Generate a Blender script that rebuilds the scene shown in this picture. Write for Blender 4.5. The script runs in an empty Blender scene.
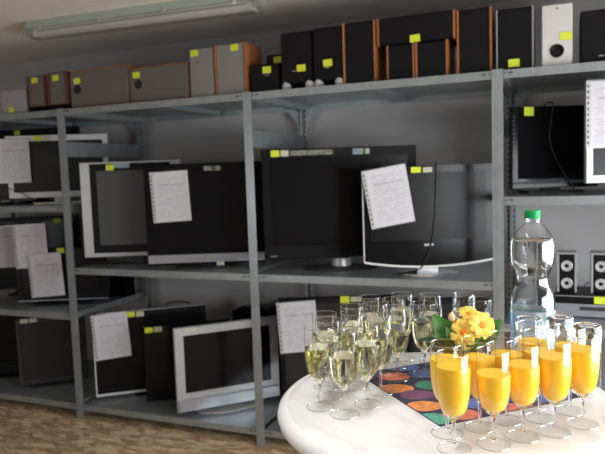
import bpy, bmesh, math, random
from mathutils import Matrix, Vector
random.seed(7)
SC = bpy.context.scene
COL = SC.collection

# ------------------------------------------------------------------ camera
cam_d = bpy.data.cameras.new('camera')
cam = bpy.data.objects.new('camera', cam_d); COL.objects.link(cam)
yaw, pitch, roll = 0.3951, -0.0871, -0.0339
fw = Vector((-math.sin(yaw)*math.cos(pitch), math.cos(yaw)*math.cos(pitch), math.sin(pitch)))
rt = Vector((math.cos(yaw), math.sin(yaw), 0)); up = rt.cross(fw)
r2 = math.cos(roll)*rt + math.sin(roll)*up
u2 = -math.sin(roll)*rt + math.cos(roll)*up
m = Matrix((r2, u2, -fw)).transposed().to_4x4()
m.translation = Vector((2.913, -3.116, 1.561))
cam.matrix_world = m
cam_d.sensor_width = 36; cam_d.sensor_fit = 'HORIZONTAL'; cam_d.lens = 37.62
cam_d.clip_start = 0.05
cam_d.dof.use_dof = True; cam_d.dof.focus_distance = 1.28; cam_d.dof.aperture_fstop = 7.0
SC.camera = cam

# ------------------------------------------------------------------ light
w = bpy.data.worlds.new('world'); SC.world = w; w.use_nodes = True
w.node_tree.nodes['Background'].inputs[0].default_value = (0.80, 0.90, 1.0, 1)
w.node_tree.nodes['Background'].inputs[1].default_value = 1.0
def area(name, loc, rot, sx, sy, power, col):
    d = bpy.data.lights.new(name, 'AREA'); d.shape = 'RECTANGLE'; d.size = sx; d.size_y = sy
    d.energy = power; d.color = col
    o = bpy.data.objects.new(name, d); COL.objects.link(o); o.location = loc; o.rotation_euler = rot
    return o
# daylight in the window opening of the right wall
area('window_daylight', (4.26, -1.6, 1.25), (0, math.radians(90), 0), 1.0, 2.4, 130, (.965, 0.985, 1.0))
# second, smaller window in the wall behind the camera
area('window_daylight_rear', (-.6, -5.3, 1.15), (math.radians(90), 0, 0), 1.6, 1.1, 26, (.95, 0.98, 1.0))
SC.view_settings.view_transform = 'Standard'; SC.view_settings.look = 'None'
SC.view_settings.gamma = 1; SC.view_settings.use_curve_mapping = False
SC.view_settings.exposure = -0.2
SC.cycles.max_bounces = 16; SC.cycles.transparent_max_bounces = 64
SC.cycles.transmission_bounces = 16; SC.cycles.glossy_bounces = 6; SC.cycles.diffuse_bounces = 5
SC.cycles.sample_clamp_indirect = 8
SC.cycles.use_denoising = True

# ------------------------------------------------------------------ materials
MATS = {}
def mat(name, col, rough=.5, metal=0., var=0., scale=8., bump=0., spec=.5, coat=0., stretch=None, trans=0., ior=1.45, sss=0.):
    mt = bpy.data.materials.new(name); mt.use_nodes = True
    nt = mt.node_tree; b = nt.nodes['Principled BSDF']
    b.inputs['Base Color'].default_value = (*col, 1); b.inputs['Roughness'].default_value = rough
    b.inputs['Metallic'].default_value = metal; b.inputs['Specular IOR Level'].default_value = spec
    b.inputs['Coat Weight'].default_value = coat
    b.inputs['Transmission Weight'].default_value = trans; b.inputs['IOR'].default_value = ior
    if sss: b.inputs['Subsurface Weight'].default_value = sss; b.inputs['Subsurface Radius'].default_value = (.01, .004, .001)
    if var or bump:
        tc = nt.nodes.new('ShaderNodeTexCoord'); mp = nt.nodes.new('ShaderNodeMapping')
        if stretch: mp.inputs['Scale'].default_value = stretch
        nz = nt.nodes.new('ShaderNodeTexNoise'); nz.inputs['Scale'].default_value = scale; nz.inputs['Detail'].default_value = 5
        nt.links.new(tc.outputs['Object'], mp.inputs[0]); nt.links.new(mp.outputs[0], nz.inputs['Vector'])
        if var:
            rp = nt.nodes.new('ShaderNodeValToRGB')
            rp.color_ramp.elements[0].position = .3; rp.color_ramp.elements[1].position = .7
            rp.color_ramp.elements[0].color = (*[c*(1-var) for c in col], 1)
            rp.color_ramp.elements[1].color = (*[min(1, c*(1+var)) for c in col], 1)
            nt.links.new(nz.outputs['Fac'], rp.inputs[0]); nt.links.new(rp.outputs[0], b.inputs['Base Color'])
        if bump:
            bp = nt.nodes.new('ShaderNodeBump'); bp.inputs['Strength'].default_value = bump; bp.inputs['Distance'].default_value = .004
            nt.links.new(nz.outputs['Fac'], bp.inputs['Height']); nt.links.new(bp.outputs[0], b.inputs['Normal'])
    MATS[name] = mt; return mt

def thin_glass(name, tint, base=.04, edge=.55, power=3.0, rough=.02, haze=None, dark=None):
    mt = bpy.data.materials.new(name); mt.use_nodes = True; nt = mt.node_tree
    for n in list(nt.nodes):
        if n.type != 'OUTPUT_MATERIAL': nt.nodes.remove(n)
    out = [n for n in nt.nodes if n.type == 'OUTPUT_MATERIAL'][0]
    tr = nt.nodes.new('ShaderNodeBsdfTransparent'); tr.inputs[0].default_value = (*tint, 1)
    if dark:
        l0 = nt.nodes.new('ShaderNodeLayerWeight'); l0.inputs[0].default_value = .5
        r0 = nt.nodes.new('ShaderNodeValToRGB'); q = r0.color_ramp.elements
        q[0].position = .72; q[0].color = (*tint, 1); q[1].position = 1.0; q[1].color = (dark, dark, dark, 1)
        nt.links.new(l0.outputs['Facing'], r0.inputs[0]); nt.links.new(r0.outputs[0], tr.inputs[0])
    gl = nt.nodes.new('ShaderNodeBsdfGlossy'); gl.inputs['Roughness'].default_value = rough; gl.inputs[0].default_value = (1, 1, 1, 1)
    lw = nt.nodes.new('ShaderNodeLayerWeight'); lw.inputs[0].default_value = .5
    pw = nt.nodes.new('ShaderNodeMath'); pw.operation = 'POWER'; pw.inputs[1].default_value = power
    ml = nt.nodes.new('ShaderNodeMath'); ml.operation = 'MULTIPLY_ADD'; ml.inputs[1].default_value = edge; ml.inputs[2].default_value = base
    mx = nt.nodes.new('ShaderNodeMixShader')
    nt.links.new(lw.outputs['Facing'], pw.inputs[0]); nt.links.new(pw.outputs[0], ml.inputs[0])
    nt.links.new(ml.outputs[0], mx.inputs[0]); nt.links.new(tr.outputs[0], mx.inputs[1]); nt.links.new(gl.outputs[0], mx.inputs[2])
    last = mx
    if haze:
        df = nt.nodes.new('ShaderNodeBsdfDiffuse'); df.inputs[0].default_value = (*haze[0], 1)
        m2 = nt.nodes.new('ShaderNodeMixShader'); m2.inputs[0].default_value = haze[1]
        nt.links.new(mx.outputs[0], m2.inputs[1]); nt.links.new(df.outputs[0], m2.inputs[2]); last = m2
    nt.links.new(last.outputs[0], out.inputs[0]); MATS[name] = mt; return mt

M = MATS
mat('wall', (.47, .465, .475), .9, var=.05, scale=3, bump=.08)
mat('wall_room', (.38, .365, .35), .9, var=.04, scale=3, bump=.08)
mat('ceiling', (.84, .79, .74), .95, var=.05, scale=2, bump=.1)
mat('steel', (.33, .37, .385), .32, .6, var=.10, scale=14)
mat('steel_dark', (.055, .06, .065), .6, .3)
mat('black', (.005, .005, .006), .45, spec=.2)
mat('black_matte', (.004, .004, .005), .8, spec=.08)
mat('black_gloss', (.006, .006, .007), .16, spec=.2)
mat('charcoal', (.028, .028, .03), .5)
mat('screen', (.006, .006, .007), .26, spec=.2)
mat('screen_grey', (.055, .06, .06), .42)
mat('screen_dull', (.022, .022, .023), .45, spec=.25)
mat('white_plastic', (.62, .62, .60), .4)
mat('silver_plastic', (.43, .44, .45), .32, .3)
mat('silver_bar', (.36, .38, .42), .3, .5)
mat('chrome', (.75, .76, .77), .15, .9)
mat('tag_yellow', (.62, .70, .04), .8, var=.18, scale=120)
mat('tag_pale', (.50, .52, .40), .8, var=.2, scale=120)
mat('tag_stub', (.20, .21, .17), .7, var=.5, scale=60)
mat('tag_blue', (.26, .34, .38), .7, var=.3, scale=60)
mat('wood', (.28, .105, .035), .5, var=.3, scale=30, stretch=(1, 1, .08))
mat('wood_dark', (.10, .035, .02), .5, var=.3, scale=30, stretch=(1, 1, .1))
mat('grille_grey', (.125, .115, .105), .85, var=.10, scale=300)
mat('grille_light', (.215, .205, .195), .85, var=.10, scale=300)
mat('box_grey', (.30, .29, .32), .6)
mat('cabinet_silver', (.55, .54, .53), .4)
mat('cone', (.55, .56, .57), .35, .3)
mat('rubber', (.02, .02, .02), .7)
mat('pad_white', (.45, .46, .46), .5)
mat('green_cap', (.01, .36, .10), .4)
mat('leaf', (.06, .20, .035), .45, var=.35, scale=40)
mat('leaf_dark', (.02, .06, .02), .5, var=.3, scale=40)
mat('petal', (.95, .64, .11), .6, var=.12, scale=60)
mat('flower_eye', (.85, .26, .01), .6)
mat('bud', (.75, .50, .30), .6)
mat('soil', (.03, .02, .015), .9, bump=.5, scale=60)
mat('pot', (.02, .02, .022), .6)
mat('napkin', (.035, .033, .06), .85, var=.3, scale=60)
mat('juice', (1.0, .56, .03), .35, sss=.5)
mat('lamp_housing', (.36, .42, .37), .5)
mat('tube_white', (.75, .75, .74), .4)
mat('window_white', (.7, .7, .7), .4)
mat('wine', (1.0, .965, .74), .0, trans=1, ior=1.34)
mat('water', (.98, .995, 1.0), .0, trans=1, ior=1.33, bump=.25, scale=45, stretch=(1, 1, .6))
mat('solid_glass', (.985, .99, .985), .0, trans=1, ior=1.5)
thin_glass('glass', (.975, .985, .98), .05, .45, 3.0, dark=.45)
thin_glass('foot_glass', (.995, .997, .995), .03, .12, 3.0)
thin_glass('rim_glass', (.75, .77, .76), .30, .4, 2.0)
thin_glass('pet', (.95, .97, .97), .06, .5, 2.2, .06)
thin_glass('bottle_label', (.62, .78, .95), .05, .2, 2.5, .2, haze=((.45, .66, .92), .45))
thin_glass('diffuser', (.86, .88, .87), .10, .5, 2.0, .12, haze=((.55, .56, .55), .13))
thin_glass('sleeve', (.95, .95, .96), .06, .3, 3.0, .1, haze=((.7, .72, .74), .35))

def marble(name):
    mt = mat(name, (.80, .80, .79), .25, coat=.1); nt = mt.node_tree; b = nt.nodes['Principled BSDF']
    tc = nt.nodes.new('ShaderNodeTexCoord'); n1 = nt.nodes.new('ShaderNodeTexNoise')
    n1.inputs['Scale'].default_value = 6; n1.inputs['Detail'].default_value = 8; n1.inputs['Distortion'].default_value = 1.6
    rp = nt.nodes.new('ShaderNodeValToRGB'); e = rp.color_ramp.elements
    e[0].position = .36; e[0].color = (.67, .67, .67, 1); e[1].position = .58; e[1].color = (.80, .80, .80, 1)
    nt.links.new(tc.outputs['Object'], n1.inputs[0]); nt.links.new(n1.outputs['Fac'], rp.inputs[0]); nt.links.new(rp.outputs[0], b.inputs['Base Color'])
marble('table_top')
mat('table_rim', (.76, .755, .75), .3)
mat('table_metal', (.30, .30, .31), .35, .7)

def osb():
    mt = mat('floor_chip', (.36, .23, .13), .75); nt = mt.node_tree; b = nt.nodes['Principled BSDF']
    tc = nt.nodes.new('ShaderNodeTexCoord'); mp = nt.nodes.new('ShaderNodeMapping'); mp.inputs['Scale'].default_value = (9, 26, 1)
    mp.inputs['Rotation'].default_value = (0, 0, .5)
    v = nt.nodes.new('ShaderNodeTexVoronoi'); v.inputs['Scale'].default_value = 1.3; v.inputs['Randomness'].default_value = 1
    n = nt.nodes.new('ShaderNodeTexNoise'); n.inputs['Scale'].default_value = 3.0; n.inputs['Detail'].default_value = 6
    sp = nt.nodes.new('ShaderNodeSeparateColor'); ad = nt.nodes.new('ShaderNodeMath'); ad.operation = 'ADD'
    rp = nt.nodes.new('ShaderNodeValToRGB'); e = rp.color_ramp.elements
    e[0].position = .55; e[0].color = (.34, .22, .125, 1); e[1].position = 1.35; e[1].color = (.80, .62, .42, 1)
    e[1].position = 1.0
    k = rp.color_ramp.elements.new(.8); k.color = (.62, .45, .29, 1)
    sc = nt.nodes.new('ShaderNodeMath'); sc.operation = 'MULTIPLY'; sc.inputs[1].default_value = .45
    nt.links.new(tc.outputs['Object'], mp.inputs[0]); nt.links.new(mp.outputs[0], v.inputs['Vector']); nt.links.new(mp.outputs[0], n.inputs['Vector'])
    nt.links.new(v.outputs['Color'], sp.inputs[0]); nt.links.new(sp.outputs[0], sc.inputs[0])
    nt.links.new(sc.outputs[0], ad.inputs[0]); nt.links.new(n.outputs['Fac'], ad.inputs[1]); nt.links.new(ad.outputs[0], rp.inputs[0])
    nt.links.new(rp.outputs[0], b.inputs['Base Color'])
osb()

def paper_mat():
    # white sheet with blurred grey print lines (z is up the page, x across, in the sheet's own space)
    mt = mat('printed_paper', (.72, .70, .74), .7); nt = mt.node_tree; b = nt.nodes['Principled BSDF']
    L = nt.links.new
    tc = nt.nodes.new('ShaderNodeTexCoord'); sx = nt.nodes.new('ShaderNodeSeparateXYZ'); L(tc.outputs['Object'], sx.inputs[0])
    def mth(op, a, bb=None):
        n = nt.nodes.new('ShaderNodeMath'); n.operation = op
        for i, v in enumerate((a, bb)):
            if v is None: continue
            if isinstance(v, (int, float)): n.inputs[i].default_value = v
            else: L(v, n.inputs[i])
        return n.outputs[0]
    wave = mth('SINE', mth('MULTIPLY', sx.outputs['Z'], 2*math.pi/.0125))
    line = mth('GREATER_THAN', wave, .25)
    mp = nt.nodes.new('ShaderNodeMapping'); mp.inputs['Scale'].default_value = (28, 1, 80); L(tc.outputs['Object'], mp.inputs[0])
    nz = nt.nodes.new('ShaderNodeTexNoise'); nz.inputs['Scale'].default_value = 1.0; nz.inputs['Detail'].default_value = 3; L(mp.outputs[0], nz.inputs[0])
    words = mth('GREATER_THAN', nz.outputs['Fac'], .47)
    inx = mth('LESS_THAN', mth('ABSOLUTE', sx.outputs['X']), .085); inz = mth('LESS_THAN', mth('ABSOLUTE', sx.outputs['Z']), .125)
    mask = mth('MULTIPLY', mth('MULTIPLY', line, words), mth('MULTIPLY', inx, inz))
    head = mth('LESS_THAN', mth('ABSOLUTE', mth('SUBTRACT', sx.outputs['Z'], .070)), .004)
    head = mth('MULTIPLY', head, mth('LESS_THAN', mth('ABSOLUTE', sx.outputs['X']), .075))
    fac = mth('MAXIMUM', mth('MULTIPLY', mask, .45), mth('MULTIPLY', head, .6))
    mx = nt.nodes.new('ShaderNodeMix'); mx.data_type = 'RGBA'
    mx.inputs[6].default_value = (.55, .545, .59, 1); mx.inputs[7].default_value = (.27, .27, .31, 1)
    L(fac, mx.inputs[0]); L(mx.outputs[2], b.inputs['Base Color'])
paper_mat()

# ------------------------------------------------------------------ mesh helpers
class B:
    def __init__(s): s.v = []; s.f = []
    def add(s, vs, fs):
        n = len(s.v); s.v += [tuple(p) for p in vs]; s.f += [tuple(i+n for i in f) for f in fs]; return s
    def box(s, x0, x1, y0, y1, z0, z1):
        return s.add([(x0,y0,z0),(x1,y0,z0),(x1,y1,z0),(x0,y1,z0),(x0,y0,z1),(x1,y0,z1),(x1,y1,z1),(x0,y1,z1)],
                     [(0,3,2,1),(4,5,6,7),(0,1,5,4),(1,2,6,5),(2,3,7,6),(3,0,4,7)])
    def taper(s, x0, x1, z0, z1, y0, y1, ix, iz):     # box along y whose back is smaller
        return s.add([(x0,y0,z0),(x1,y0,z0),(x1-ix,y1,z0+iz),(x0+ix,y1,z0+iz),(x0,y0,z1),(x1,y0,z1),(x1-ix,y1,z1-iz),(x0+ix,y1,z1-iz)],
                     [(0,3,2,1),(4,5,6,7),(0,1,5,4),(1,2,6,5),(2,3,7,6),(3,0,4,7)])
    def ring(s, x0, x1, z0, z1, l, r, t, b, y0, y1, bev=.004):   # rectangular picture frame, open in the middle
        o = [(x0,z0),(x1,z0),(x1,z1),(x0,z1)]; i = [(x0+l,z0+b),(x1-r,z0+b),(x1-r,z1-t),(x0+l,z1-t)]
        of = [(x0+bev,z0+bev),(x1-bev,z0+bev),(x1-bev,z1-bev),(x0+bev,z1-bev)]
        V = [(x,y1,z) for x,z in o]+[(x,y0+bev,z) for x,z in o]+[(x,y0,z) for x,z in of]+[(x,y0,z) for x,z in i]+[(x,y1,z) for x,z in i]
        F = []
        for k in range(4):
            n = (k+1) % 4
            for a in range(4): F.append((a*4+k, a*4+n, (a+1)*4+n, (a+1)*4+k))
            F.append((16+k, 16+n, n, k))
        return s.add(V, F)
    def lathe(s, prof, seg=32, c=(0,0,0), sx=1., sy=1., cap=True):
        n = len(prof); V = []; F = []
        for r, z in prof:
            for k in range(seg):
                a = 2*math.pi*k/seg; V.append((c[0]+r*math.cos(a)*sx, c[1]+r*math.sin(a)*sy, c[2]+z))
        for j in range(n-1):
            for k in range(seg):
                q = (k+1) % seg; F.append((j*seg+k, j*seg+q, (j+1)*seg+q, (j+1)*seg+k))
        if cap:
            F.append(tuple(range(seg-1, -1, -1))); F.append(tuple((n-1)*seg+k for k in range(seg)))
        return s.add(V, F)
    def disc_y(s, prof, seg=24, c=(0,0,0)):           # lathe around the y axis; prof = (r, y)
        n = len(prof); V = []; F = []
        for r, y in prof:
            for k in range(seg):
                a = 2*math.pi*k/seg; V.append((c[0]+r*math.cos(a), c[1]+y, c[2]+r*math.sin(a)))
        for j in range(n-1):
            for k in range(seg):
                q = (k+1) % seg; F.append((j*seg+k, (j+1)*seg+k, (j+1)*seg+q, j*seg+q))
        F.append(tuple(range(seg))); F.append(tuple((n-1)*seg+k for k in range(seg-1, -1, -1)))
        return s.add(V, F)
    def tube(s, pts, r, seg=8):
        pts = [Vector(p) for p in pts]; n = len(pts); V = []; F = []
        for i, p in enumerate(pts):
            t = (pts[min(i+1, n-1)]-pts[max(i-1, 0)]).normalized()
            a = t.orthogonal().normalized() if i == 0 else (pa - t*pa.dot(t)).normalized()
            pa = a; b = t.cross(a)
            for k in range(seg):
                g = 2*math.pi*k/seg; V.append(p + r*(math.cos(g)*a+math.sin(g)*b))
        for i in range(n-1):
            for k in range(seg):
                q = (k+1) % seg; F.append((i*seg+k, i*seg+q, (i+1)*seg+q, (i+1)*seg+k))
        F.append(tuple(range(seg-1, -1, -1))); F.append(tuple((n-1)*seg+k for k in range(seg)))
        return s.add(V, F)
    def prism_y(s, poly, y0, y1):                      # poly in (x,z)
        n = len(poly); V = [(x,y0,z) for x,z in poly]+[(x,y1,z) for x,z in poly]
        return s.add(V, [tuple(range(n)), tuple(range(2*n-1, n-1, -1))]+[(k, (k+1)%n+0, n+(k+1)%n, n+k)[::-1] for k in range(n)])

def smooth_path(pts, n=6):
    P = [Vector(p) for p in pts]; out = []
    for i in range(len(P)-1):
        a, b, c, d = P[max(i-1,0)], P[i], P[i+1], P[min(i+2,len(P)-1)]
        for k in range(n):
            t = k/n; out.append(.5*((2*b)+(c-a)*t+(2*a-5*b+4*c-d)*t*t+(3*b-a-3*c+d)*t**3))
    return out+[P[-1]]

def mk(name, b, material, parent=None, smooth=False, bevel=0., kind=None, label=None):
    me = bpy.data.meshes.new(name); me.from_pydata(b.v, [], b.f)
    bm = bmesh.new(); bm.from_mesh(me); bmesh.ops.recalc_face_normals(bm, faces=bm.faces)
    if bevel: bmesh.ops.bevel(bm, geom=list(bm.edges), offset=bevel, segments=2, affect='EDGES', clamp_overlap=True)
    bm.to_mesh(me); bm.free()
    if smooth or bevel:
        me.polygons.foreach_set('use_smooth', [True]*len(me.polygons)); me.set_sharp_from_angle(angle=math.radians(38))
    me.materials.append(M[material])
    o = bpy.data.objects.new(name, me); COL.objects.link(o)
    if parent: o.parent = parent
    if kind: o['kind'] = kind
    if label: o['label'] = label
    return o
def thing(name, label, cat, loc, rz=0., group=None):
    o = bpy.data.objects.new(name, None); COL.objects.link(o); o.empty_display_size = .05
    o.location = loc; o.rotation_euler = (0, 0, rz); o['label'] = label; o['category'] = cat
    if group: o['group'] = group
    return o
def struct(name, b, material, **k):
    o = mk(name, b, material, **k); o['kind'] = 'structure'; return o
def copy_tree(o, parent=None):
    c = o.copy(); COL.objects.link(c); c.parent = parent
    for ch in list(o.children): copy_tree(ch, c)
    return c

# ------------------------------------------------------------------ room
XL, XR, YF, YB, ZC = -2.7, 4.15, -5.2, .88, 2.52
struct('floor', B().box(XL-.1, XR+.1, YF-.1, YB+.1, -.1, 0), 'floor_chip')
struct('ceiling', B().box(XL-.1, XR+.1, YF-.1, YB+.1, ZC, ZC+.1), 'ceiling')
struct('wall_back', B().box(XL-.1, XR+.1, YB, YB+.1, 0, ZC), 'wall')
struct('wall_left', B().box(XL-.1, XL, YF, YB, 0, ZC), 'wall_room')
FX0, FX1, FZ0, FZ1 = -1.4, .2, .6, 1.7
struct('wall_front', B().box(XL-.1, FX0, YF-.1, YF, 0, ZC).box(FX1, XR+.1, YF-.1, YF, 0, ZC).box(FX0, FX1, YF-.1, YF, 0, FZ0).box(FX0, FX1, YF-.1, YF, FZ1, ZC), 'wall_room')
ff = B()
for a in (FX0, (FX0+FX1)/2-.03, FX1-.06): ff.box(a, a+.06, YF-.07, YF-.02, FZ0, FZ1)
ff.box(FX0, FX1, YF-.07, YF-.02, FZ0, FZ0+.06).box(FX0, FX1, YF-.07, YF-.02, FZ1-.06, FZ1)
struct('window_2', ff, 'window_white')
WY0, WY1, WZ0, WZ1 = -2.8, -.4, .75, 1.75
struct('wall_right', B().box(XR, XR+.16, YF, WY0, 0, ZC).box(XR, XR+.16, WY1, YB, 0, ZC).box(XR, XR+.16, WY0, WY1, 0, WZ0).box(XR, XR+.16, WY0, WY1, WZ1, ZC), 'wall_room')
wf = B()
for a, b_ in ((WY0, WY0+.06), (WY1-.06, WY1)): wf.box(XR+.02, XR+.08, a, b_, WZ0, WZ1)
for k in (1, 2):
    yc = WY0+(WY1-WY0)*k/3; wf.box(XR+.02, XR+.08, yc-.04, yc+.04, WZ0, WZ1)
wf.box(XR+.02, XR+.08, WY0, WY1, WZ0, WZ0+.06).box(XR+.02, XR+.08, WY0, WY1, WZ1-.06, WZ1)
win = struct('window_1', wf, 'window_white')
mk('window_sill', B().box(XR-.12, XR+.03, WY0-.05, WY1+.05, WZ0-.04, WZ0), 'window_white', win)

# ------------------------------------------------------------------ shelving
BAY, DEP, LIP = 1.31, .80, .039
rack = thing('metal_shelving', 'long galvanised grey steel shelving bolted together along the back wall', 'shelving', (0, 0, 0))
ux = [-BAY, 0, BAY, 2*BAY, 3*BAY-.02]
def upright(x, y, s):
    b = B(); z1 = 2.005
    b.box(x-.0255, x-.003, y, y+s*.003, 0, z1) if s > 0 else b.box(x-.0255, x-.003, y-.003, y, 0, z1)
    b.box(x+.003, x+.0255, y, y+.003, 0, z1) if s > 0 else b.box(x+.003, x+.0255, y-.003, y, 0, z1)
    y2 = y+s*.034
    b.box(x-.006, x+.006, min(y-.0015*s, y2), max(y-.0015*s, y2), 0, z1)
    return b
def slots(x, y, s):
    b = B(); z = .05
    while z < 1.97:
        for dx in (-.014, .014): b.box(x+dx-.004, x+dx+.004, y-.0012, y+.0012, z, z+.017)
        z += .0333
    return b
for x in ux:
    mk('upright', upright(x, 0, 1), 'steel', rack)
    o = mk('upright', upright(x, DEP, -1), 'steel', rack)
    mk('perforation', slots(x, DEP-.0035, -1), 'steel_dark', o, kind='stuff')
for x in ux:
    for sgn in (-1, 1):
        if (sgn < 0 and x == ux[0]) or (sgn > 0 and x == ux[-1]): continue
        b = B().prism_y([(x+sgn*.024, 1.96), (x+sgn*.10, 1.96), (x+sgn*.024, 1.86)], DEP-.010, DEP-.0065)
        mk('corner_gusset', b, 'steel', rack)
for x in ux[1:4]:
    mk('side_plate', B().box(x-.0015, x+.0015, .036, DEP-.036, 1.705, 1.80), 'steel', rack)
shelf_z = {0: (2.0, 1.397, .699, .105), 1: (2.0, 1.0, .105), 2: (2.0, 1.0, .105), 3: (2.0, 1.41, .80, .105)}
slot_me = None
for bay, zs in shelf_z.items():
    x0, x1 = ux[bay]+.027, ux[bay+1]-.027
    for z in zs:
        b = B().box(x0, x1, .004, DEP-.004, z-.0025, z)
        b.box(x0, x1, .004, .0065, z-LIP, z-.0025).box(x0, x1, .0065, .022, z-LIP, z-LIP+.002)
        b.box(x0, x1, DEP-.0065, DEP-.004, z-LIP, z-.0025)
        b.box(x0, x0+.0025, .0065, DEP-.0065, z-LIP, z-.0025).box(x1-.0025, x1, .0065, DEP-.0065, z-LIP, z-.0025)
        b.box((x0+x1)/2-.05, (x0+x1)/2+.05, .03, DEP-.03, z-.03, z-.0025)
        sh = mk('shelf', b, 'steel', rack)
        for xs in (x0+.008, x0+.033, x1-.033, x1-.008):
            wdt = .004 if xs in (x0+.008, x1-.008) else .009
            if slot_me is None: slot_me = {}
            if wdt not in slot_me:
                o = mk('bolt_slot', B().box(-wdt, wdt, -.0012, .0012, -.0035, .0035), 'steel_dark', sh); slot_me[wdt] = o.data
            else:
                o = bpy.data.objects.new('bolt_slot', slot_me[wdt]); COL.objects.link(o); o.parent = sh
            o.location = (xs, .0032, z-.014)

# ------------------------------------------------------------------ ceiling lamp
lamp = thing('ceiling_light', 'unlit long fluorescent batten with clear ribbed cover on the ceiling', 'ceiling light', (.655, -.03, ZC), math.radians(3.3))
def trough(hw, z0, z1, c=.02):
    return [(-hw, z1), (hw, z1), (hw, z0+c), (hw-c, z0), (-hw+c, z0), (-hw, z0+c)]
L2 = .755
def prism_x(poly, x0, x1):
    n = len(poly); b = B()
    return b.add([(x0, y, z) for y, z in poly]+[(x1, y, z) for y, z in poly],
                 [tuple(range(n)), tuple(range(2*n-1, n-1, -1))]+[(k, (k+1) % n, n+(k+1) % n, n+k) for k in range(n)])
mk('housing', prism_x([(-.065, 0), (.065, 0), (.070, -.045), (-.070, -.045)], -L2, L2), 'lamp_housing', lamp)
tr = []
hw, zt, zb = .066, -.046, -.098
poly = [(-hw, zt), (-hw, zb+.022), (-hw+.022, zb), (hw-.022, zb), (hw, zb+.022), (hw, zt)]
b = B(); n = len(poly)
b.add([(-L2+.01, y, z) for y, z in poly]+[(L2-.01, y, z) for y, z in poly], [(k, k+1, n+k+1, n+k) for k in range(n-1)]+[tuple(range(n)), tuple(range(2*n-1, n-1, -1))])
mk('diffuser_cover', b, 'diffuser', lamp)
mk('reflector_tray', B().box(-L2+.05, L2-.05, -.055, .055, -.052, -.0475), 'tube_white', lamp)
for y in (-.028, .028):
    mk('fluorescent_tube', B().tube([(-L2+.04, y, -.072), (L2-.04, y, -.072)], .013, 12), 'tube_white', lamp, smooth=True)
for x in (-L2, L2):
    mk('end_cap', B().box(x-.02, x+.02, -.074, .074, -.085, 0), 'diffuser', lamp, bevel=.006)
    mk('tube_socket', B().box(x-math.copysign(.045, x)-.012, x-math.copysign(.045, x)+.012, -.045, .045, -.09, -.0525), 'tube_white', lamp, bevel=.003)
for k in range(4):
    x = -L2+.12+k*(2*L2-.24)/3
    for s in (-1, 1): mk('clip', B().box(x-.012, x+.012, min(s*.066, s*.077), max(s*.066, s*.077), -.06, -.03), 'chrome', lamp, bevel=.002)

# unseen copy of the fitting plus area light, added to brighten the table
fill_batten = copy_tree(lamp); fill_batten.location = (2.35, -2.75, ZC); fill_batten.rotation_euler = (0, 0, math.radians(93))
fill_batten['label'] = 'added unseen fluorescent batten on the ceiling, housing the fill light for the standing table'
area('table_fill_light', (2.35, -2.75, ZC-.105), (0, 0, math.radians(93)), 1.45, .10, 11.5, (1.0, 1.0, 1.0)).data.spread = math.radians(110)

# ------------------------------------------------------------------ televisions
def tag_part(parent, x, y, z, wd=.05, hg=.034, material='tag_yellow', tilt=0., name='price_tag'):
    o = mk(name, B().box(-wd/2, wd/2, -.0007, .0007, -hg/2, hg/2), material, parent)
    o.location = (x, y-.0012, z); o.rotation_euler = (0, tilt, 0); return o

def tv(label, bl, shelf, yawd, w, zb, h, frame='black', screen='screen', bez=(.03, .03, .03, .05), depth=.085,
       stand=None, tags=(), chin=None, name='flat_tv', cat='television', feet=False):
    a = math.radians(yawd); ax = Vector((math.cos(a), math.sin(a), 0))
    c = Vector((bl[0], bl[1], 0))+ax*w/2
    t = thing(name, label, cat, (c.x, c.y, shelf+.0004), a)
    z0 = zb-shelf; x0, x1 = -w/2, w/2; l, r, tp, bt = bez
    mk('frame', B().ring(x0, x1, z0, z0+h, l, r, tp, bt, 0, .03), frame, t)
    mk('screen', B().box(x0+l-.003, x1-r+.003, .006, .012, z0+bt-.003, z0+h-tp+.003), screen, t)
    bk = 'white_plastic' if frame == 'white_plastic' else 'black_matte'
    mk('back_shell', B().taper(x0+.006, x1-.006, z0+.006, z0+h-.006, .03, depth, .05, .05), bk, t)
    if chin:
        cm, z_a, z_b = chin
        mk('speaker_bar', B().box(x0+.004, x1-.004, -.004, .003, z0+z_a, z0+z_b), cm, t, bevel=.002)
    if stand:
        kind, sw, sd, sm = stand
        yc = .05
        if z0 > .012:
            mk('stand_neck', B().box(-.05, .05, yc-.015, yc+.015, .008, z0+.03), sm, t, bevel=.003)
        if kind == 'disc': mk('stand_base', B().lathe([(.97, 0), (1, .004), (.97, .009), (.2, .016)], 40, (0, yc, 0), sw/2, sd/2), sm, t, smooth=True)
        else: mk('stand_base', B().box(-sw/2, sw/2, yc-sd/2, yc+sd/2, 0, .012), sm, t, bevel=.004)
    if feet:
        for fx in (x0+w*.18, x1-w*.18): mk('foot', B().box(fx-.03, fx+.03, .012, .012+.05, 0, z0+.01), bk, t, bevel=.003)
    for tg in tags: tag_part(t, x0+tg[0], 0, z0+tg[1], *tg[2:])
    return t

YT = ('tag_yellow',); PT = ('tag_pale',)
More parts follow.
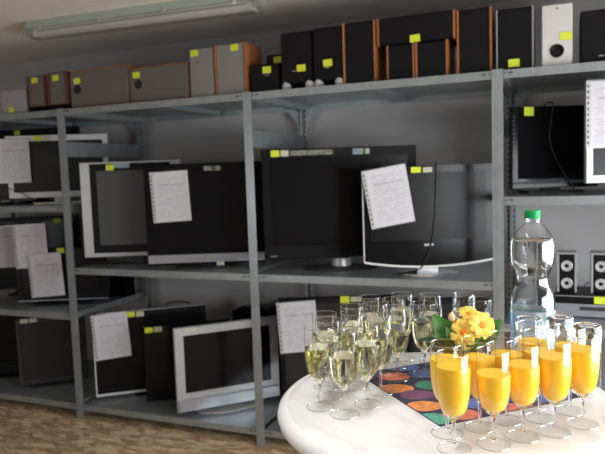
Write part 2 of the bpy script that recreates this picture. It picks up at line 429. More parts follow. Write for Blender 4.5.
# bay one, upper
t = tv('white framed flat television with grey screen behind hanging sheet, upper shelf far left', (-.640, .15), 1.397, 28, .685, 1.442, .431, 'white_plastic', 'screen_dull', (.035, .035, .04, .04), .08,
   ('plate', .34, .2, 'white_plastic'), [(.218, .411, .05, .030, 'tag_yellow'), (.279, .410, .05, .024, 'tag_pale')])
mk('power_cable', B().tube(smooth_path([(-.43, -.01, .14), (-.36, -.012, .125), (-.27, -.012, .09), (-.2, -.01, .05), (-.16, .03, .006)]), .0028), 'rubber', t, smooth=True)
tv('black television whose top edge rises behind the white framed one', (-1.179, .52), 1.397, 10, .742, 1.425, .53, 'black', 'screen', (.03, .03, .03, .04), .08, ('plate', .3, .15, 'black'), [(.229, .505, .05, .034, 'tag_yellow')])
tv('grey flat screen at the left picture edge beside the white framed television', (-1.24, .22), 1.397, 8, .565, 1.43, .36, 'charcoal', 'screen_grey', (.03, .03, .03, .03), .07, ('plate', .25, .15, 'charcoal'))
# bay one, middle
tv('tall black television behind two hanging sheets on left middle shelf', (-1.20, .36), .699, 22, .76, .74, .55, 'black', 'screen', (.03, .03, .03, .05), .08, ('plate', .35, .2, 'black'), [(.60, .515, .055, .034, 'tag_yellow'), (.70, .53, .045, .03, 'tag_stub')])
t = tv('low black television with silver bottom line on left middle shelf', (-.603, .13), .699, 25, .62, .728, .365, 'black', 'screen', (.03, .03, .03, .04), .08, ('plate', .4, .2, 'black'), [(.312, .345, .05, .036, 'tag_yellow')])
mk('trim', B().box(-.31, .31, -.004, .004, .026, .032), 'silver_bar', t)
# bay one, bottom
tv('dark grey television with two pale tags on the bottom shelf, far left', (-.638, .12), .105, 38, .46, .12, .478, 'charcoal', 'screen_dull', (.02, .03, .03, .04), .08, ('plate', .3, .2, 'charcoal'), [(.057, .462, .05, .03, 'tag_pale'), (.116, .464, .05, .03, 'tag_pale')])
tv('black television cut by the left picture edge on the bottom shelf', (-1.18, .20), .105, 25, .44, .13, .45, 'black', 'screen', (.03, .03, .03, .04), .08, ('plate', .3, .2, 'black'))
# bay two, middle shelf
t = tv('silver framed television with grey screen half hidden behind a black one', (.078, .05), 1.0, 22, .64, 1.06, .604, 'silver_plastic', 'screen_grey', (.065, .065, .012, .028), .08, ('plate', .34, .15, 'charcoal'), [(.195, .568, .05, .036, 'tag_yellow'), (.27, .578, .10, .03, 'tag_blue')])
mk('inner_frame', B().ring(-.32+.062, .32-.062, .06+.025, .06+.604-.010, .04, .04, .045, .05, -.001, .008, .002), 'black', t)
t = tv('black television with silver bottom strip and hanging sheet, on the shelf left of centre', (.586, .02), 1.0, 23, .71, 1.025, .608, 'black_gloss', 'screen', (.055, .055, .055, .085), .09, ('disc', .40, .22, 'charcoal'), [(.413, .575, .10, .028, 'tag_stub'), (.42, .577, .03, .024, 'tag_pale')], ('silver_bar', .012, .062))
for k in range(7): mk('button', B().box(-.06+k*.04, -.04+k*.04, -.007, -.004, .052, .062), 'chrome', t)
mk('sticker', B().box(.06, .105, -.003, -.001, .015, .036), 'tag_pale', t)
# bay two, bottom shelf
t = tv('black television with white bottom edge and hanging sheet on the bottom shelf', (.061, .1), .105, 38, .74, .125, .553, 'black', 'screen', (.02, .03, .03, .05), .09, ('plate', .26, .14, 'black'), [(.246, .532, .05, .034, 'tag_yellow'), (.304, .530, .05, .034, 'tag_pale')])
mk('trim', B().box(-.370, .370, -.006, .002, .021, .036).box(-.372, -.365, -.004, .004, .021, .57), 'white_plastic', t)
mk('power_cable', B().tube(smooth_path([(.10, .04, .585), (.14, .05, .60), (.22, .05, .597), (.27, .04, .585)]), .006), 'rubber', t, smooth=True)
mk('top_trim', B().box(-.345, .370, -.003, .003, .572, .578), 'silver_bar', t)
tv('plain black television between the sheeted one and the silver one, bottom shelf', (.425, .145), .105, 38, .56, .118, .49, 'black_gloss', 'black_gloss', (.025, .03, .03, .05), .09, ('plate', .22, .12, 'black'), [(.037, .466, .05, .034, 'tag_yellow'), (.094, .466, .05, .034, 'tag_pale')])
t = tv('silver framed television on oval stand at the front of the bottom shelf', (.758, .0), .105, 45, .66, .132, .52, 'silver_plastic', 'black_gloss', (.055, .055, .05, .115), .10, ('disc', .42, .24, 'silver_plastic'), [(.11, .503, .07, .02, 'tag_pale')])
mk('speaker_bar', B().box(-.325, .325, -.010, .002, .030, .105), 'silver_bar', t, bevel=.006)
# bay three, middle shelf
t = tv('largest black television with sticker strip along its top edge, centre shelf', (1.333, .1), 1.0, 24, .877, 1.067, .623, 'black', 'screen', (.045, .045, .05, .075), .11, ('disc', .44, .26, 'charcoal'),
   [(.080, .600, .048, .036, 'tag_yellow'), (.134, .600, .045, .034, 'tag_pale'), (.285, .600, .24, .028, 'tag_stub'), (.548, .598, .06, .034, 'tag_blue'), (.60, .598, .025, .03, 'tag_pale')])
mk('logo', B().box(-.405, -.385, -.002, 0, .083, .088).box(-.382, -.365, -.002, 0, .083, .088), 'silver_bar', t)
mk('stand_collar', B().lathe([(.06, .016), (.055, .06)], 24, (.0, .05, 0)), 'silver_plastic', t, smooth=True)
# curved-chin television
W3, Z3 = .667, .081
a3 = math.radians(22)
t = thing('flat_tv', 'glossy black television with curved white lower edge and tilted sheet, centre shelf', 'television', (1.948+math.cos(a3)*W3/2, .03+math.sin(a3)*W3/2, 1.0004), a3)
arc = [(x/12*W3/2, Z3-.030*(1-(x/12)**2)) for x in range(-12, 13)]
mk('front_panel', B().prism_y(arc+[(W3/2, Z3+.49), (-W3/2, Z3+.49)], 0, .03), 'black_gloss', t)
mk('screen', B().box(-.30, .30, -.002, .001, Z3+.105, Z3+.455), 'screen', t)
b = B()
b.prism_y(arc+[(x, z-.010) for x, z in arc[::-1]], -.004, .03)
mk('trim', b, 'white_plastic', t)
mk('side_trim', B().box(-W3/2-.005, -W3/2, -.002, .03, Z3-.008, Z3+.47), 'white_plastic', t)
mk('back_shell', B().taper(-W3/2+.01, W3/2-.01, Z3+.01, Z3+.48, .03, .10, .06, .06), 'black_matte', t)
b = B()
for k in range(4): b.box(-.022+k*.0125, -.013+k*.0125, -.003, 0, Z3+.074, Z3+.085)
mk('logo', b, 'silver_bar', t)
mk('stand_neck', B().box(-.055, .055, .035, .065, .012, Z3), 'silver_plastic', t, bevel=.004)
mk('stand_base', B().lathe([(.97, 0), (1, .005), (.96, .010), (.3, .016)], 40, (0, .05, 0), .16, .11), 'chrome', t, smooth=True)
tag_part(t, .274-W3/2, 0, .464+Z3, .05, .040); tag_part(t, .334-W3/2, 0, .463+Z3, .048, .036, 'tag_pale')
mk('power_cable', B().tube(smooth_path([(.05, .05, Z3+.47), (.045, .02, Z3+.497), (.044, -.006, Z3+.48), (.033, -.006, Z3+.25), (.012, -.008, Z3+.09), (-.03, -.012, Z3-.02), (-.06, .0, .03), (-.10, .03, .019)]), .0032), 'rubber', t, smooth=True)
# bay three, bottom shelf
tv('black television with hanging sheet and yellow tag behind the left wine glasses', (1.36, .2), .105, 22, .70, .235, .588, 'black', 'screen_dull', (.03, .03, .035, .05), .09, ('disc', .42, .24, 'black'), [(.391, .571, .055, .04, 'tag_yellow'), (.455, .572, .06, .03, 'tag_pale')])
tv('black television behind the yellow flowers on the bottom shelf', (2.10, .30), .105, 20, .46, .25, .585, 'black', 'screen_dull', (.03, .03, .03, .05), .09, ('plate', .3, .2, 'black'))
tv('small black television low beside the post, left of the hanging sheet', (1.352, .52), .105, 12, .36, .13, .44, 'black', 'black_gloss', (.02, .02, .02, .03), .08, ('plate', .2, .15, 'black'))
# bay four, upper
t = tv('black television with cable draped down its screen, on the right shelf', (2.665, .25), 1.41, 28, .458, 1.436, .413, 'black_gloss', 'black_matte', (.03, .025, .015, .05), .08, ('plate', .30, .13, 'black'), [(.090, .388, .05, .044, 'tag_yellow')], ('steel_dark', .024, .036))
b = B()
for k in range(16): b.box(-.222, -.215, -.003, .001, .07+k*.021, .078+k*.021)
mk('side_marks', b, 'charcoal', t, kind='stuff')
mk('power_cable', B().tube(smooth_path([(-.04, .05, .40), (-.045, .02, .45), (-.018, -.004, .452), (-.022, -.008, .40), (-.035, -.008, .27), (.0, -.008, .17), (.045, -.008, .09), (.07, -.015, .05), (.10, .0, .019)]), .004), 'rubber', t, smooth=True)
t = tv('silver framed screen with sheet at the right picture edge, upper shelf', (3.002, .09), 1.41, 15, .55, 1.462, .474, 'silver_plastic', 'screen', (.03, .03, .03, .035), .08, ('plate', .30, .2, 'silver_plastic'))

# ------------------------------------------------------------------ info sheets in plastic sleeves
def sheet(label, tl, yawd, roll_d, off=.006):
    a = math.radians(yawd); n = Vector((math.sin(a), -math.cos(a), 0))
    p = Vector(tl)+n*off
    t = thing('information_sheet', label, 'paper', p, a)
    R = Matrix.Rotation(a, 4, 'Z') @ Matrix.Rotation(math.radians(-roll_d), 4, 'Y')
    # origin at the sheet's bottom left corner
    t.matrix_world = Matrix.Translation(p) @ R @ Matrix.Translation((0, 0, -.305))
    mk('sleeve', B().box(0, .228, 0, .0008, 0, .305), 'sleeve', t)
    o = mk('paper', B().box(-.105, .105, -.0006, 0, -.1485, .1485), 'printed_paper', t); o.location = (.123, -.0002, .1525)
    s = mk('binding_strip', B().box(0, .017, -.0008, -.0001, 0, .305), 'pad_white', t)
    b = B()
    for k in range(11): b.box(.005, .012, -.0013, -.0009, .02+k*.0255, .031+k*.0255)
    mk('punched_hole', b, 'charcoal', t, kind='stuff')
    return t
sheet('printed sheet hanging over the white framed television at the left picture edge', (-.700, .12, 1.855), 27, 0, .012)
sheet('printed sheet cut by the left picture edge on the middle shelf', (-.95, .20, 1.243), 22, 1.4)
sheet('upper of two overlapping printed sheets on the left middle shelf', (-.613, .15, 1.262), 22, 1.5, .03)
sheet('lower printed sheet on the low black television, left middle shelf', (-.515, .155, 1.057), 25, 2.6, .010)
sheet('printed sheet on the black television with the silver bottom strip', (.618, .038, 1.587), 23, 2.4, .008)
sheet('printed sheet on the television with white bottom edge, bottom shelf', (.049, .1, .672), 38, 3.4, .0145)
sheet('tilted printed sheet over the upper left corner of the glossy black television', (1.942, .02, 1.552), 22, 9, .010)
sheet('printed sheet behind the foremost wine glasses, on the bottom shelf television', (1.352, .19, .803), 22, 2.7, .010)
sheet('printed sheet on the silver framed screen at the right picture edge', (2.998, .08, 1.928), 15, 0, .010)

# ------------------------------------------------------------------ loudspeakers on top
def speaker(label, x0, x1, z1, z0=2.0, y0=.05, depth=.22, case='black_matte', front='black', sides=None, side_w=.012,
            tag=None, port=None, base=None, feet=None, driver=None, badge=None, ends=None, top=None, name='loudspeaker', inset=.006, cones=()):
    cx = (x0+x1)/2; t = thing(name, label, 'speaker', (cx, y0, z0+.0004)); h = z1-z0; hw = (x1-x0)/2; zb = 0
    if feet:
        zb = .030
        for fx in (-hw+.022, hw-.022):
            for fy in (.020, depth-.03): mk('foot', B().lathe([(.018, 0), (.025, .010), (.026, .024), (.020, .044)], 16, (fx, fy, 0)), feet, t, smooth=True)
    if base:
        mk('plinth', B().box(-hw, hw, .0, depth, 0, .035), base, t, bevel=.003); zb = .035
    sw = side_w if sides else 0
    mk('cabinet', B().box(-hw+sw, hw-sw, .008, depth, zb, h), case, t, bevel=.003)
    mk('grille', B().box(-hw+sw+inset*.3, hw-sw-inset*.3, 0, .009, zb+inset, h-inset), front, t, bevel=.003)
    if sides:
        for s in (-1, 1): mk('side_panel', B().box(min(s*hw, s*(hw-sw)), max(s*hw, s*(hw-sw)), -.004, depth, zb, h), sides, t, bevel=.002)
    if port: mk('port', B().disc_y([(port[2], -.003), (port[2]*.75, -.003), (port[2]*.6, .004)], 24, (port[0]-cx, 0, port[1]-z0)), 'rubber', t, smooth=True)
    if badge: mk('badge', B().box(badge[0]-cx-.012, badge[0]-cx+.012, -.002, .001, badge[1]-z0-.002, badge[1]-z0+.002), 'silver_bar', t)
    for (dx, dz, r) in cones:
        d = mk('driver', B().disc_y([(r, -.001), (r, -.006), (r*.88, -.007), (r*.45, .004)], 28, (dx-cx, 0, dz-z0)), 'cone', t, smooth=True)
        mk('dust_cap', B().disc_y([(r*.42, .002), (r*.36, -.004), (r*.12, -.008)], 20, (dx-cx, 0, dz-z0)), 'black', d, smooth=True)
    if tag: tag_part(t, tag[0]-cx, -.001, tag[1]-z0, .05, .036, 'tag_yellow', random.uniform(-.06, .06))
    return t
speaker('plain pale grey box speaker at the left picture edge of the top shelf', -.54, -.315, 2.160, case='box_grey', front='box_grey', tag=(-.452, 2.030), depth=.3)
speaker('small grey speaker with brown sides, second from the left picture edge on top', -.305, -.150, 2.232, case='wood_dark', front='grille_grey', sides='wood_dark', base='black_matte', tag=(-.237, 2.203))
speaker('small grey speaker with brown sides beside the wide lying speakers', -.138, .032, 2.240, case='wood_dark', front='grille_grey', sides='wood_dark', side_w=.018, base='black_matte', tag=(-.063, 2.203))
speaker('left one of two wide brown speakers lying on their sides on top', .046, .497, 2.236, case='wood', front='grille_grey', tag=(.107, 2.170), port=(.107, 2.118, .026), inset=.012)
speaker('right one of two wide brown speakers lying on their sides on top', .502, .914, 2.212, case='wood', front='grille_grey', tag=(.556, 2.167), port=(.567, 2.111, .026), inset=.010)
speaker('light grey upright speaker, left one of the matching pair on top', .926, 1.084, 2.277, case='wood', front='grille_light', tag=(.962, 2.252), inset=.003, badge=(1.02, 2.262))
speaker('light grey upright speaker with visible wooden side, right one of the pair', 1.092, 1.290, 2.283, case='wood', front='grille_light', sides='wood', side_w=.012, tag=(1.221, 2.258), inset=.003, depth=.20, badge=(1.17, 2.268))
speaker('small low black speaker beside the light grey pair, with yellow tag', 1.318, 1.485, 2.152, tag=(1.414, 2.118), depth=.12, badge=(1.414, 2.09))
speaker('black speaker standing just behind the small low black one', 1.345, 1.475, 2.225, y0=.19, tag=(1.418, 2.193), depth=.18)
speaker('tall black speaker on white feet, left one of two', 1.499, 1.678, 2.302, feet='pad_white', tag=(1.617, 2.110), badge=(1.575, 2.098))
speaker('tall black speaker on white feet, right one of two', 1.686, 1.846, 2.306, feet='pad_white', tag=(1.767, 2.122), badge=(1.765, 2.098))
speaker('black speaker with thin wooden sides right of the white footed pair', 1.851, 2.027, 2.312, sides='wood', side_w=.012)
speaker('wide black speaker with wooden ends lying across two small ones', 2.034, 2.424, 2.314, z0=2.1765, sides='wood', side_w=.012, tag=(2.228, 2.197))
speaker('small black wood sided speaker, left one under the lying speaker', 2.082, 2.222, 2.176, sides='wood', side_w=.009)
speaker('small black wood sided speaker, right one under the lying speaker', 2.226, 2.388, 2.176, sides='wood', side_w=.012)
speaker('black speaker with wooden sides between the lying one and the post', 2.430, 2.592, 2.306, sides='wood', side_w=.010)
speaker('black speaker with two thin silver side strips and a yellow tag', 2.612, 2.777, 2.285, sides='silver_bar', side_w=.006, tag=(2.691, 2.033))
t = speaker('white silver speaker with a black round driver on the top shelf', 2.813, 2.943, 2.278, case='charcoal', front='cabinet_silver', tag=(2.916, 2.132), inset=.001, depth=.24)
d = mk('driver', B().disc_y([(.030, -.001), (.030, -.005), (.024, -.006), (.012, .004)], 28, (2.877-2.878, 0, .069)), 'black', t, smooth=True)
mk('driver_ring', B().tube([(2.877-2.878+.031*math.cos(q*math.pi/16), -.003, .069+.031*math.sin(q*math.pi/16)) for q in range(33)], .0015, 6), 'chrome', d, smooth=True)
mk('badge', B().box(-.006, .006, -.002, .001, .257, .261), 'charcoal', t)
speaker('black speaker cut by the right picture edge on the top shelf', 2.975, 3.150, 2.234, badge=(3.06, 2.03), depth=.26)

# ------------------------------------------------------------------ bay four, hifi
pl = thing('disc_player', 'grey disc player at the bottom of the hifi stack behind the bottle', 'player', (3.06, .22, .8004))
mk('case', B().box(-.225, .225, .01, .30, .006, .068), 'charcoal', pl, bevel=.003)
mk('front_panel', B().box(-.225, .225, 0, .012, .006, .068), 'silver_bar', pl, bevel=.002)
mk('disc_tray', B().box(-.08, .08, -.003, .001, .038, .056), 'charcoal', pl)
for k in range(5): mk('button', B().box(.10+k*.02, .113+k*.02, -.004, .001, .02, .03), 'charcoal', pl)
for fx in (-.18, .18):
    for fy in (.04, .25): mk('foot', B().lathe([(.015, 0), (.015, .007)], 12, (fx, fy, 0)), 'rubber', pl)
dv = thing('receiver', 'flat black receiver under the two small speakers, right shelf', 'receiver', (3.075, .235, .8685))
mk('case', B().box(-.205, .205, 0, .26, 0, .040), 'black', dv, bevel=.003)
mk('front_strip', B().box(-.205, .205, -.002, .001, .034, .038), 'silver_bar', dv)
tag_part(dv, -.005, -.002, .020, .05, .036)
for k, (xx, lab) in enumerate(((2.922, 'small two cone speaker standing on the black receiver, left one'), (3.079, 'small two cone speaker on the black receiver, at the right picture edge'))):
    s = speaker(lab, xx-.046, xx+.046, 1.102, z0=.9090, y0=.31, depth=.13, case='black', front='black', sides='silver_plastic', side_w=.010,
            cones=((xx, 1.043, .027), (xx, .955, .027)), inset=.002)
    mk('top_panel', B().box(-.046, .046, 0, .13, .193, .199), 'silver_plastic', s)
cb = mk('audio_cable', B().tube(smooth_path([(3.027, .33, .96), (3.01, .322, .95), (2.99, .315, .925), (2.974, .312, .912)]), .0025), 'rubber', None, smooth=True)
cb['label'] = 'thin dark cable between the two small speakers on the receiver'; cb['category'] = 'cable'

# remote / set top box on the low televisions of bay two, and loose box in bay one
sb = thing('set_top_box', 'small black box lying behind the silver television on the bottom shelf', 'set-top box', (1.02, .62, .1054))
mk('case', B().box(-.16, .16, -.09, .09, .004, .55), 'black_matte', sb, bevel=.004)
mk('top_ridge', B().box(-.09, .12, -.06, .05, .55, .575), 'black', sb, bevel=.006)
rc = thing('connector_box', 'little black box with shiny sockets beside the low black television', 'box', (-.06, .60, .6994))
mk('case', B().box(-.10, .045, -.05, .06, 0, .235), 'black_matte', rc, bevel=.004)
for k in range(4): mk('socket', B().disc_y([(.006, 0), (.006, -.006), (.003, -.006)], 10, (-.06+k*.025, -.05, .20)), 'chrome', rc)

# ------------------------------------------------------------------ table
TC, TZ = (2.69, -1.87), 1.10
tb = thing('bistro_table', 'round white marbled standing table with rounded rim in the foreground', 'table', (TC[0], TC[1], 0))
mk('table_top', B().lathe([(.30, TZ-.012), (.316, TZ-.012), (.317, TZ-.002), (.314, TZ), (.30, TZ), (.2, TZ), (.1, TZ), (.002, TZ)], 96), 'table_top', tb, smooth=True)
mk('rim', B().lathe([(.315, TZ-.0015), (.319, TZ-.0005), (.327, TZ-.003), (.334, TZ-.010), (.337, TZ-.020), (.334, TZ-.031), (.325, TZ-.036), (.31, TZ-.036), (.31, TZ-.012), (.315, TZ-.0015)], 96, cap=False), 'table_rim', tb, smooth=True)
mk('underside', B().lathe([(.02, TZ-.030), (.311, TZ-.030), (.311, TZ-.013), (.02, TZ-.013)], 64), 'table_rim', tb, smooth=True)
mk('column', B().lathe([(.032, .03), (.032, TZ-.03)], 32), 'table_metal', tb, smooth=True)
mk('foot_plate', B().lathe([(.24, 0), (.24, .008), (.10, .022), (.034, .04)], 48), 'table_metal', tb, smooth=True)

# napkin
N0 = Vector((2.708, -2.019, 0)); na = math.radians(44); e2 = Vector((math.cos(na), math.sin(na), 0)); e1 = Vector((-e2.y, e2.x, 0))
nk = thing('printed_napkin', 'dark paper napkin printed with colourful ovals under the glasses', 'napkin', (N0.x, N0.y, TZ+.0003), math.atan2(e2.y, e2.x))
mk('sheet', B().box(0, .33, 0, .33, 0, .0006), 'napkin', nk)
oc = {'red': (.58, .14, .07), 'orange': (.64, .24, .07), 'blue': (.10, .14, .34), 'green': (.05, .19, .11), 'purple': (.15, .055, .12), 'teal': (.09, .33, .25), 'coral': (.60, .18, .12)}
for k, c in oc.items(): mat('print_'+k, c, .8, var=.35, scale=55, stretch=(1, 2.5, 1))
ov = [(0.066, 0.275, 'red'), (0.031, 0.205, 'orange'), (0.116, 0.321, 'blue'), (0.13, 0.261, 'blue'), (0.107, 0.191, 'green'), (0.049, 0.153, 'purple'), (0.029, 0.095, 'orange'), (0.011, 0.033, 'teal'), (0.067, 0.029, 'coral'), (0.131, 0.059, 'blue'), (0.18, 0.006, 'coral'), (0.21, 0.062, 'blue'), (0.272, 0.025, 'blue'),
      (0.107, 0.126, 'purple'), (0.165, 0.165, 'teal'), (0.223, 0.204, 'orange'), (0.207, 0.273, 'green'), (0.239, 0.136, 'red'), (0.298, 0.175, 'blue'), (0.282, 0.244, 'coral')]
inv = Matrix.Rotation(-math.atan2(e2.y, e2.x), 3, 'Z')
placed = []
for x, y, c in ov:
    p = Vector((x, y, 0))
    da = yaw-math.atan2(e2.y, e2.x)
    pts = []
    rx, ry = .036, .0265
    for k in range(24):
        g = 2*math.pi*k/24; q = Vector((rx*math.cos(g), ry*math.sin(g)*(1-.12*math.cos(g)), 0)); q.rotate(Matrix.Rotation(da, 3, 'Z'))
        pts.append((min(max(p.x+q.x, .002), .328), min(max(p.y+q.y, .002), .328)))
    lvl = .0006+.0001*(1+len(placed) % 3); placed.append(1)
    n = 24
    mk('printed_oval', B().add([(a, b_, .0006) for a, b_ in pts]+[(a, b_, lvl) for a, b_ in pts], [tuple(range(n, 2*n))]+[(k, (k+1) % n, n+(k+1) % n, n+k) for k in range(n)]), 'print_'+c, nk)

def on_napkin(x, y):
    p = inv @ (Vector((x, y, 0))-N0); return -.03 < p.x < .36 and -.03 < p.y < .36
# ------------------------------------------------------------------ glasses
BOWL = [(.0045, .0500), (.0100, .0535), (.0148, .0580), (.0188, .0640), (.0222, .0720), (.0248, .0830), (.0265, .0950), (.0274, .1080), (.0277, .1220), (.0276, .1350), (.0271, .1480), (.0264, .1600)]
def rad(z):
    for (r0, z0), (r1, z1) in zip(BOWL, BOWL[1:]):
        if z0 <= z <= z1: return r0+(r1-r0)*(z-z0)/(z1-z0)
    return BOWL[-1][0]
def bowl_mesh():
    b = B(); seg = 40
    b.lathe(BOWL, seg, cap=False)
    return b
def make_flute(liquid, level):
    t = thing('wine_flute' if liquid == 'wine' else 'juice_flute', '', 'glass', (0, 0, 0))
    mk('bowl', bowl_mesh(), 'glass', t, smooth=True)
    mk('rim', B().lathe([(.0262+.0006*math.cos(g*math.pi/4), .160+.0007*math.sin(g*math.pi/4)) for g in range(9)], 40, cap=False), 'rim_glass', t, smooth=True)
    mk('foot_edge', B().lathe([(.0270+.0006*math.cos(g*math.pi/4), .0012+.0007*math.sin(g*math.pi/4)) for g in range(9)], 40, cap=False), 'rim_glass', t, smooth=True)
    mk('stem', B().lathe([(.0036, .010), (.0030, .016), (.0028, .030), (.0030, .044), (.0040, .0485), (.0080, .0530), (.0110, .0562), (.0030, .0568)], 20), 'solid_glass', t, smooth=True)
    mk('foot', B().lathe([(.0262, 0), (.0274, .0008), (.0274, .0018), (.023, .0032), (.013, .0052), (.0060, .0085), (.0036, .011)], 40), 'foot_glass', t, smooth=True)
    g = .0006
    prof = [(.004, .0570), (.0105, .0582)]
    for z in [.064, .072, .083, .095, .108, .122, .135, .148]:
        if z < level-.002: prof.append((rad(z)-g, z))
    prof += [(rad(level)-g, level)]
    mk('wine' if liquid == 'wine' else 'juice', B().lathe(prof, 40), liquid, t, smooth=True)
    return t
wines = [((2.471, -1.996), 'sparkling wine flute nearest the left rim of the table'),
 ((2.529, -2.018), 'foremost sparkling wine flute with the clearest wine, in front of the cluster'),
 ((2.555, -1.954), 'sparkling wine flute just right of and behind the foremost one'),
 ((2.470, -1.935), 'sparkling wine flute directly behind the one nearest the left rim'),
 ((2.442, -1.882), 'sparkling wine flute third back along the left rim of the table'),
 ((2.499, -1.861), 'sparkling wine flute in the middle of the left cluster below the yellow tag'),
 ((2.478, -1.805), 'sparkling wine flute behind the middle of the left cluster'),
 ((2.484, -1.691), 'rearmost sparkling wine flute of the left cluster'),
 ((2.523, -1.765), 'sparkling wine flute just in front of the rearmost one in the left cluster'),
 ((2.562, -1.883), 'sparkling wine flute at the front left corner of the napkin'),
 ((2.548, -1.710), 'sparkling wine flute beside the far left napkin corner'),
 ((2.551, -1.639), 'sparkling wine flute behind the far left napkin corner, towards the back rim'),
 ((2.624, -1.739), 'sparkling wine flute on a blue oval left of the potted flower'),
 ((2.620, -1.648), 'sparkling wine flute behind the one on the blue oval'),
 ((2.694, -1.619), 'sparkling wine flute directly behind the yellow flowers, left of two'),
 ((2.736, -1.668), 'sparkling wine flute behind the yellow flowers, right of two'),
 ((2.574, -1.790), 'sparkling wine flute standing on the orange ovals of the napkin')]
juices = [((2.746, -2.102), .140, 'foremost orange juice flute at the lower left of the group'),
 ((2.725, -2.045), .134, 'orange juice flute directly behind the foremost one'),
 ((2.775, -2.002), .128, 'orange juice flute in second row in front of the potted flower'),
 ((2.805, -2.066), .122, 'second orange juice flute from the left in the front row'),
 ((2.848, -2.019), .127, 'third orange juice flute from the left in the front row'),
 ((2.817, -1.956), .124, 'orange juice flute in second row below the right green leaf'),
 ((2.871, -1.929), .126, 'orange juice flute in second row behind the gap of third and fourth'),
 ((2.897, -1.983), .134, 'fourth orange juice flute from the left in the front row'),
 ((2.942, -1.932), .136, 'rightmost orange juice flute of the front row'),
 ((2.922, -1.876), .126, 'orange juice flute behind the rightmost one in the front row'),
 ((2.857, -1.871), .126, 'rearmost orange juice flute in front of the water bottle')]
protoW = {}
for i, ((x, y), lab) in enumerate(wines):
    lv = (.121, .116, .123)[i % 3]
    if lv not in protoW: t = protoW[lv] = make_flute('wine', lv)
    else: t = copy_tree(protoW[lv])
    t.location = (x, y, TZ+(.0018 if on_napkin(x, y) else .0002)); t.rotation_euler = (0, 0, i*1.3)
    t['label'] = lab; t['group'] = 'flutes of sparkling wine on the table'
protoJ = {}
for i, ((x, y), lv, lab) in enumerate(juices):
    if lv not in protoJ: t = protoJ[lv] = make_flute('juice', lv)
    else: t = copy_tree(protoJ[lv])
    t.location = (x, y, TZ+(.0018 if on_napkin(x, y) else .0002)); t.rotation_euler = (0, 0, i*1.7)
    t['label'] = lab; t['group'] = 'flutes of orange juice on the table'
# upturned tumblers
tum = None
for (x, y), lab in (((2.844, -1.734), 'empty upturned tumbler in front of the water bottle'), ((2.904, -1.709), 'empty upturned tumbler just right of the water bottle'), ((2.954, -1.767), 'empty upturned tumbler at the right picture edge')):
    if tum is None:
        tum = t = thing('upturned_tumbler', lab, 'glass', (0, 0, 0))
        mk('wall', B().lathe([(.0285, 0), (.0283, .04), (.0278, .09), (.0270, .126)], 40, cap=False), 'glass', t, smooth=True)
        mk('base', B().lathe([(.0262, .116), (.0268, .120), (.0268, .134), (.0250, .139), (.0215, .140), (.019, .1375), (.004, .137)], 40), 'solid_glass', t, smooth=True)
        mk('lip', B().lathe([(.0285, 0), (.0289, .001), (.0285, .0022), (.0281, .001), (.0285, 0)], 40, cap=False), 'glass', t, smooth=True)
    else: t = copy_tree(tum)
    t.location = (x, y, TZ+.0014); t['label'] = lab; t['group'] = 'upturned tumblers by the bottle'

# ------------------------------------------------------------------ water bottle
bt = thing('water_bottle', 'clear plastic water bottle with green cap and waisted body on the table', 'bottle', (2.847, -1.641, TZ+.0014))
k = 1/444.
px = [(375-5, 17), (368-5, 19.5), (350, 20.8), (335, 20.8), (313, 20.8), (303, 20.8), (297, 20.6), (291, 19.2), (285, 16.2), (279, 14.3), (274, 15.0), (268, 18.0), (262, 20.0), (254, 20.7), (245, 20.8), (239, 20.2), (234, 18.6), (229, 15.0), (224.5, 10.0), (221.5, 6.6), (219, 6.2)]
zb0 = 370
prof = [(max(r, 1)*k, (zb0-y)*k*.992) for y, r in px]
mk('body', B().lathe([(.012, .004)]+prof, 48, cap=False), 'pet', bt, smooth=True)
wl = [(.010, .0048)]+[(r-.0007, z+.0008) for r, z in prof if z < .300]
mk('water', B().lathe(wl+[(wl[-1][0]-.002, wl[-1][1]+.0005)], 48), 'water', bt, smooth=True)
mk('neck_ring', B().lathe([(.0150, .337), (.0165, .338), (.0165, .3395), (.0150, .3405)], 32, cap=False), 'pet', bt, smooth=True)
cp = mk('cap', B().lathe([(.0165, .341), (.0170, .342), (.0168, .3555), (.0155, .3585), (.003, .359)], 40), 'green_cap', bt, smooth=True)
b = B()
for q in range(40):
    g = 2*math.pi*q/40; b.tube([(.0169*math.cos(g), .0169*math.sin(g), .3425), (.0167*math.cos(g), .0167*math.sin(g), .3545)], .0006, 4)
mk('grip_rib', b, 'green_cap', cp, kind='stuff')
rL = 20.8*k+.0006
mk('label', B().lathe([(rL, .045), (rL, .1285)], 48, cap=False), 'bottle_label', bt, smooth=True)
mk('label_border', B().lathe([(rL+.0002, .1285), (rL+.0002, .1300)], 48, cap=False), 'green_cap', bt, smooth=True)
mk('label_band', B().lathe([(rL, .1302), (rL, .1400)], 48, cap=False), 'sleeve', bt, smooth=True)
# embossed ribs moulded in the shoulder
for zz in (.235, .243, .251, .259, .267):
    mk('moulded_ring', B().lathe([(20.75*k, zz-.0012), (20.75*k+.0009, zz), (20.75*k, zz+.0012)], 48, cap=False), 'pet', bt, smooth=True)

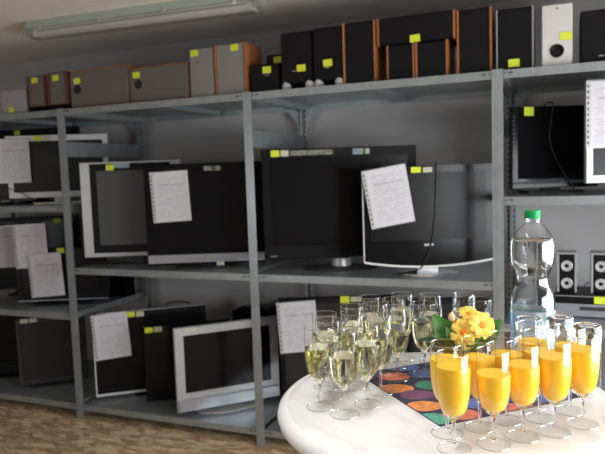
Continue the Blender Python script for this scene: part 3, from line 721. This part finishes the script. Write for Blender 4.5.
# ------------------------------------------------------------------ potted primrose
pf = thing('potted_primrose', 'small potted plant with yellow flowers and green leaves among the glasses', 'plant', (2.705, -1.741, TZ+.0014))
mk('pot', B().lathe([(.028, 0), (.030, .002), (.038, .055), (.040, .056), (.040, .062), (.037, .062), (.035, .054)], 32), 'pot', pf, smooth=True)
mk('soil', B().lathe([(.034, .050), (.036, .057), (.02, .060), (.002, .061)], 24), 'soil', pf, smooth=True)
R_, U_, F_ = r2, u2, fw
def leaf(base, tip, width, material, droop=.25, nrm=None):
    base, tip = Vector(base), Vector(tip); ax = tip-base; L = ax.length; ax.normalize()
    n = Vector(nrm) if nrm else Vector((0, 0, 1)); s = ax.cross(n).normalized(); n = s.cross(ax).normalized()
    V = []; F = []; nu, nv = 10, 6
    for i in range(nu+1):
        u = i/nu; ww = width*(math.sin(math.pi*min(1, u*.92+.06))**.8)*(.55+.45*u if u < .6 else .82+.18*(1-u)/.4*1)
        if i == nu: ww = width*.12
        for j in range(nv+1):
            v = j/nv*2-1
            V.append(base+ax*L*u+s*ww*v+n*(L*droop*math.sin(math.pi*u)*.6+ww*.35*v*v+.0012*math.sin(u*28)*abs(v)))
    for i in range(nu):
        for j in range(nv): a = i*(nv+1)+j; F.append((a, a+1, a+nv+2, a+nv+1))
    off = n*.0007; m0 = len(V)
    V += [p-off for p in V]
    F += [tuple(q+m0 for q in f[::-1]) for f in F]
    o = mk('leaf', B().add(V, F), material, pf, smooth=True); return o
cen = Vector((0, 0, .06))
cam_n = -fw
lf = [((-.056, -.030, .143), .026, 'leaf'), ((-.026, -.036, .120), .016, 'leaf'), ((-.080, -.072, .096), .021, 'leaf_dark'), ((.082, .020, .128), .024, 'leaf'), ((.072, .0, .108), .020, 'leaf'),
      ((-.044, -.016, .10), .014, 'leaf_dark'), ((.012, .036, .108), .016, 'leaf'), ((-.03, .05, .12), .022, 'leaf'), ((.045, -.045, .085), .020, 'leaf'), ((-.02, -.065, .085), .022, 'leaf_dark'), ((-.040, .042, .10), .016, 'leaf_dark'), ((.065, .045, .10), .02, 'leaf')]
for tip, wd, ml in lf:
    d = Vector((tip[0], tip[1], 0)).normalized()*.012
    up_leaf = tip[2] > .118
    leaf((d.x, d.y, .058), tip, wd, ml, .12, tuple((cam_n+Vector((0, 0, .3))) if up_leaf else Vector((0, 0, 1))))
def flower(c, r, nrm, material='petal'):
    n = Vector(nrm).normalized(); a = n.orthogonal().normalized(); b2 = n.cross(a); c = Vector(c)
    fl = mk('stalk', B().tube(smooth_path([(0, 0, .058), tuple(Vector((c.x*.5, c.y*.5, (.058+c.z)/2+.01))), tuple(c-n*.004)]), .0016, 6), 'leaf', pf, smooth=True)
    for k_ in range(5):
        g = 2*math.pi*k_/5+random.uniform(-.1, .1); d = math.cos(g)*a+math.sin(g)*b2; s = n.cross(d)
        V = []; F = []
        for i in range(6):
            u = i/5
            for j in range(7):
                v = j/6*2-1
                wv = r*.52*(.25+.75*math.sin(math.pi*.5*min(1, u*1.35)))*(1 if u < .8 else .9)
                rr = r*(.12+.88*u)-(r*.16*(1-abs(v))*(u**4))+(-r*.12*abs(v)**3*u)
                V.append(c+d*rr+s*wv*v+n*(r*.28*math.sin(u*2.4)*.6+r*.10*math.cos(v*5)*u-r*.05))
        for i in range(5):
            for j in range(6): q = i*7+j; F.append((q, q+1, q+8, q+7))
        m0 = len(V); V += [p-n*.0006 for p in V]; F += [tuple(q+m0 for q in f[::-1]) for f in F]
        mk('petal', B().add(V, F), material, fl, smooth=True)
    ball = B()
    e = []
    for i in range(5):
        z = math.cos(math.pi/2*i/4); rr = math.sin(math.pi/2*i/4)*r*.25
        for k_ in range(12):
            g = 2*math.pi*k_/12; e.append(c+(math.cos(g)*a+math.sin(g)*b2)*rr+n*(z*r*.06+r*.02))
    Fq = []
    for i in range(4):
        for k_ in range(12): Fq.append((i*12+k_, i*12+(k_+1) % 12, (i+1)*12+(k_+1) % 12, (i+1)*12+k_))
    mk('flower_eye', ball.add(e, Fq), 'flower_eye', fl, smooth=True)
cn = tuple(cam_n)
flower((.008, -.024, .106), .032, (cam_n.x-.25, cam_n.y, cam_n.z+.15))
flower((.046, -.012, .122), .031, (cam_n.x+.3, cam_n.y, cam_n.z+.35))
flower((.014, .012, .140), .022, (cam_n.x-.2, cam_n.y+.3, cam_n.z+.8))
flower((.036, .020, .112), .022, (cam_n.x+.6, cam_n.y+.2, cam_n.z+.5))
flower((.016, -.034, .090), .020, (cam_n.x+.1, cam_n.y, cam_n.z-.3))
bud = mk('bud', B().lathe([(.002, -.008), (.007, -.004), (.008, .003), (.004, .010), (.001, .012)], 12, (-.016, -.024, .137)), 'bud', pf, smooth=True)
mk('bud_stalk', B().tube(smooth_path([(0, 0, .058), (-.006, -.012, .10), (-.016, -.024, .130)]), .0015, 6), 'leaf', pf, smooth=True)
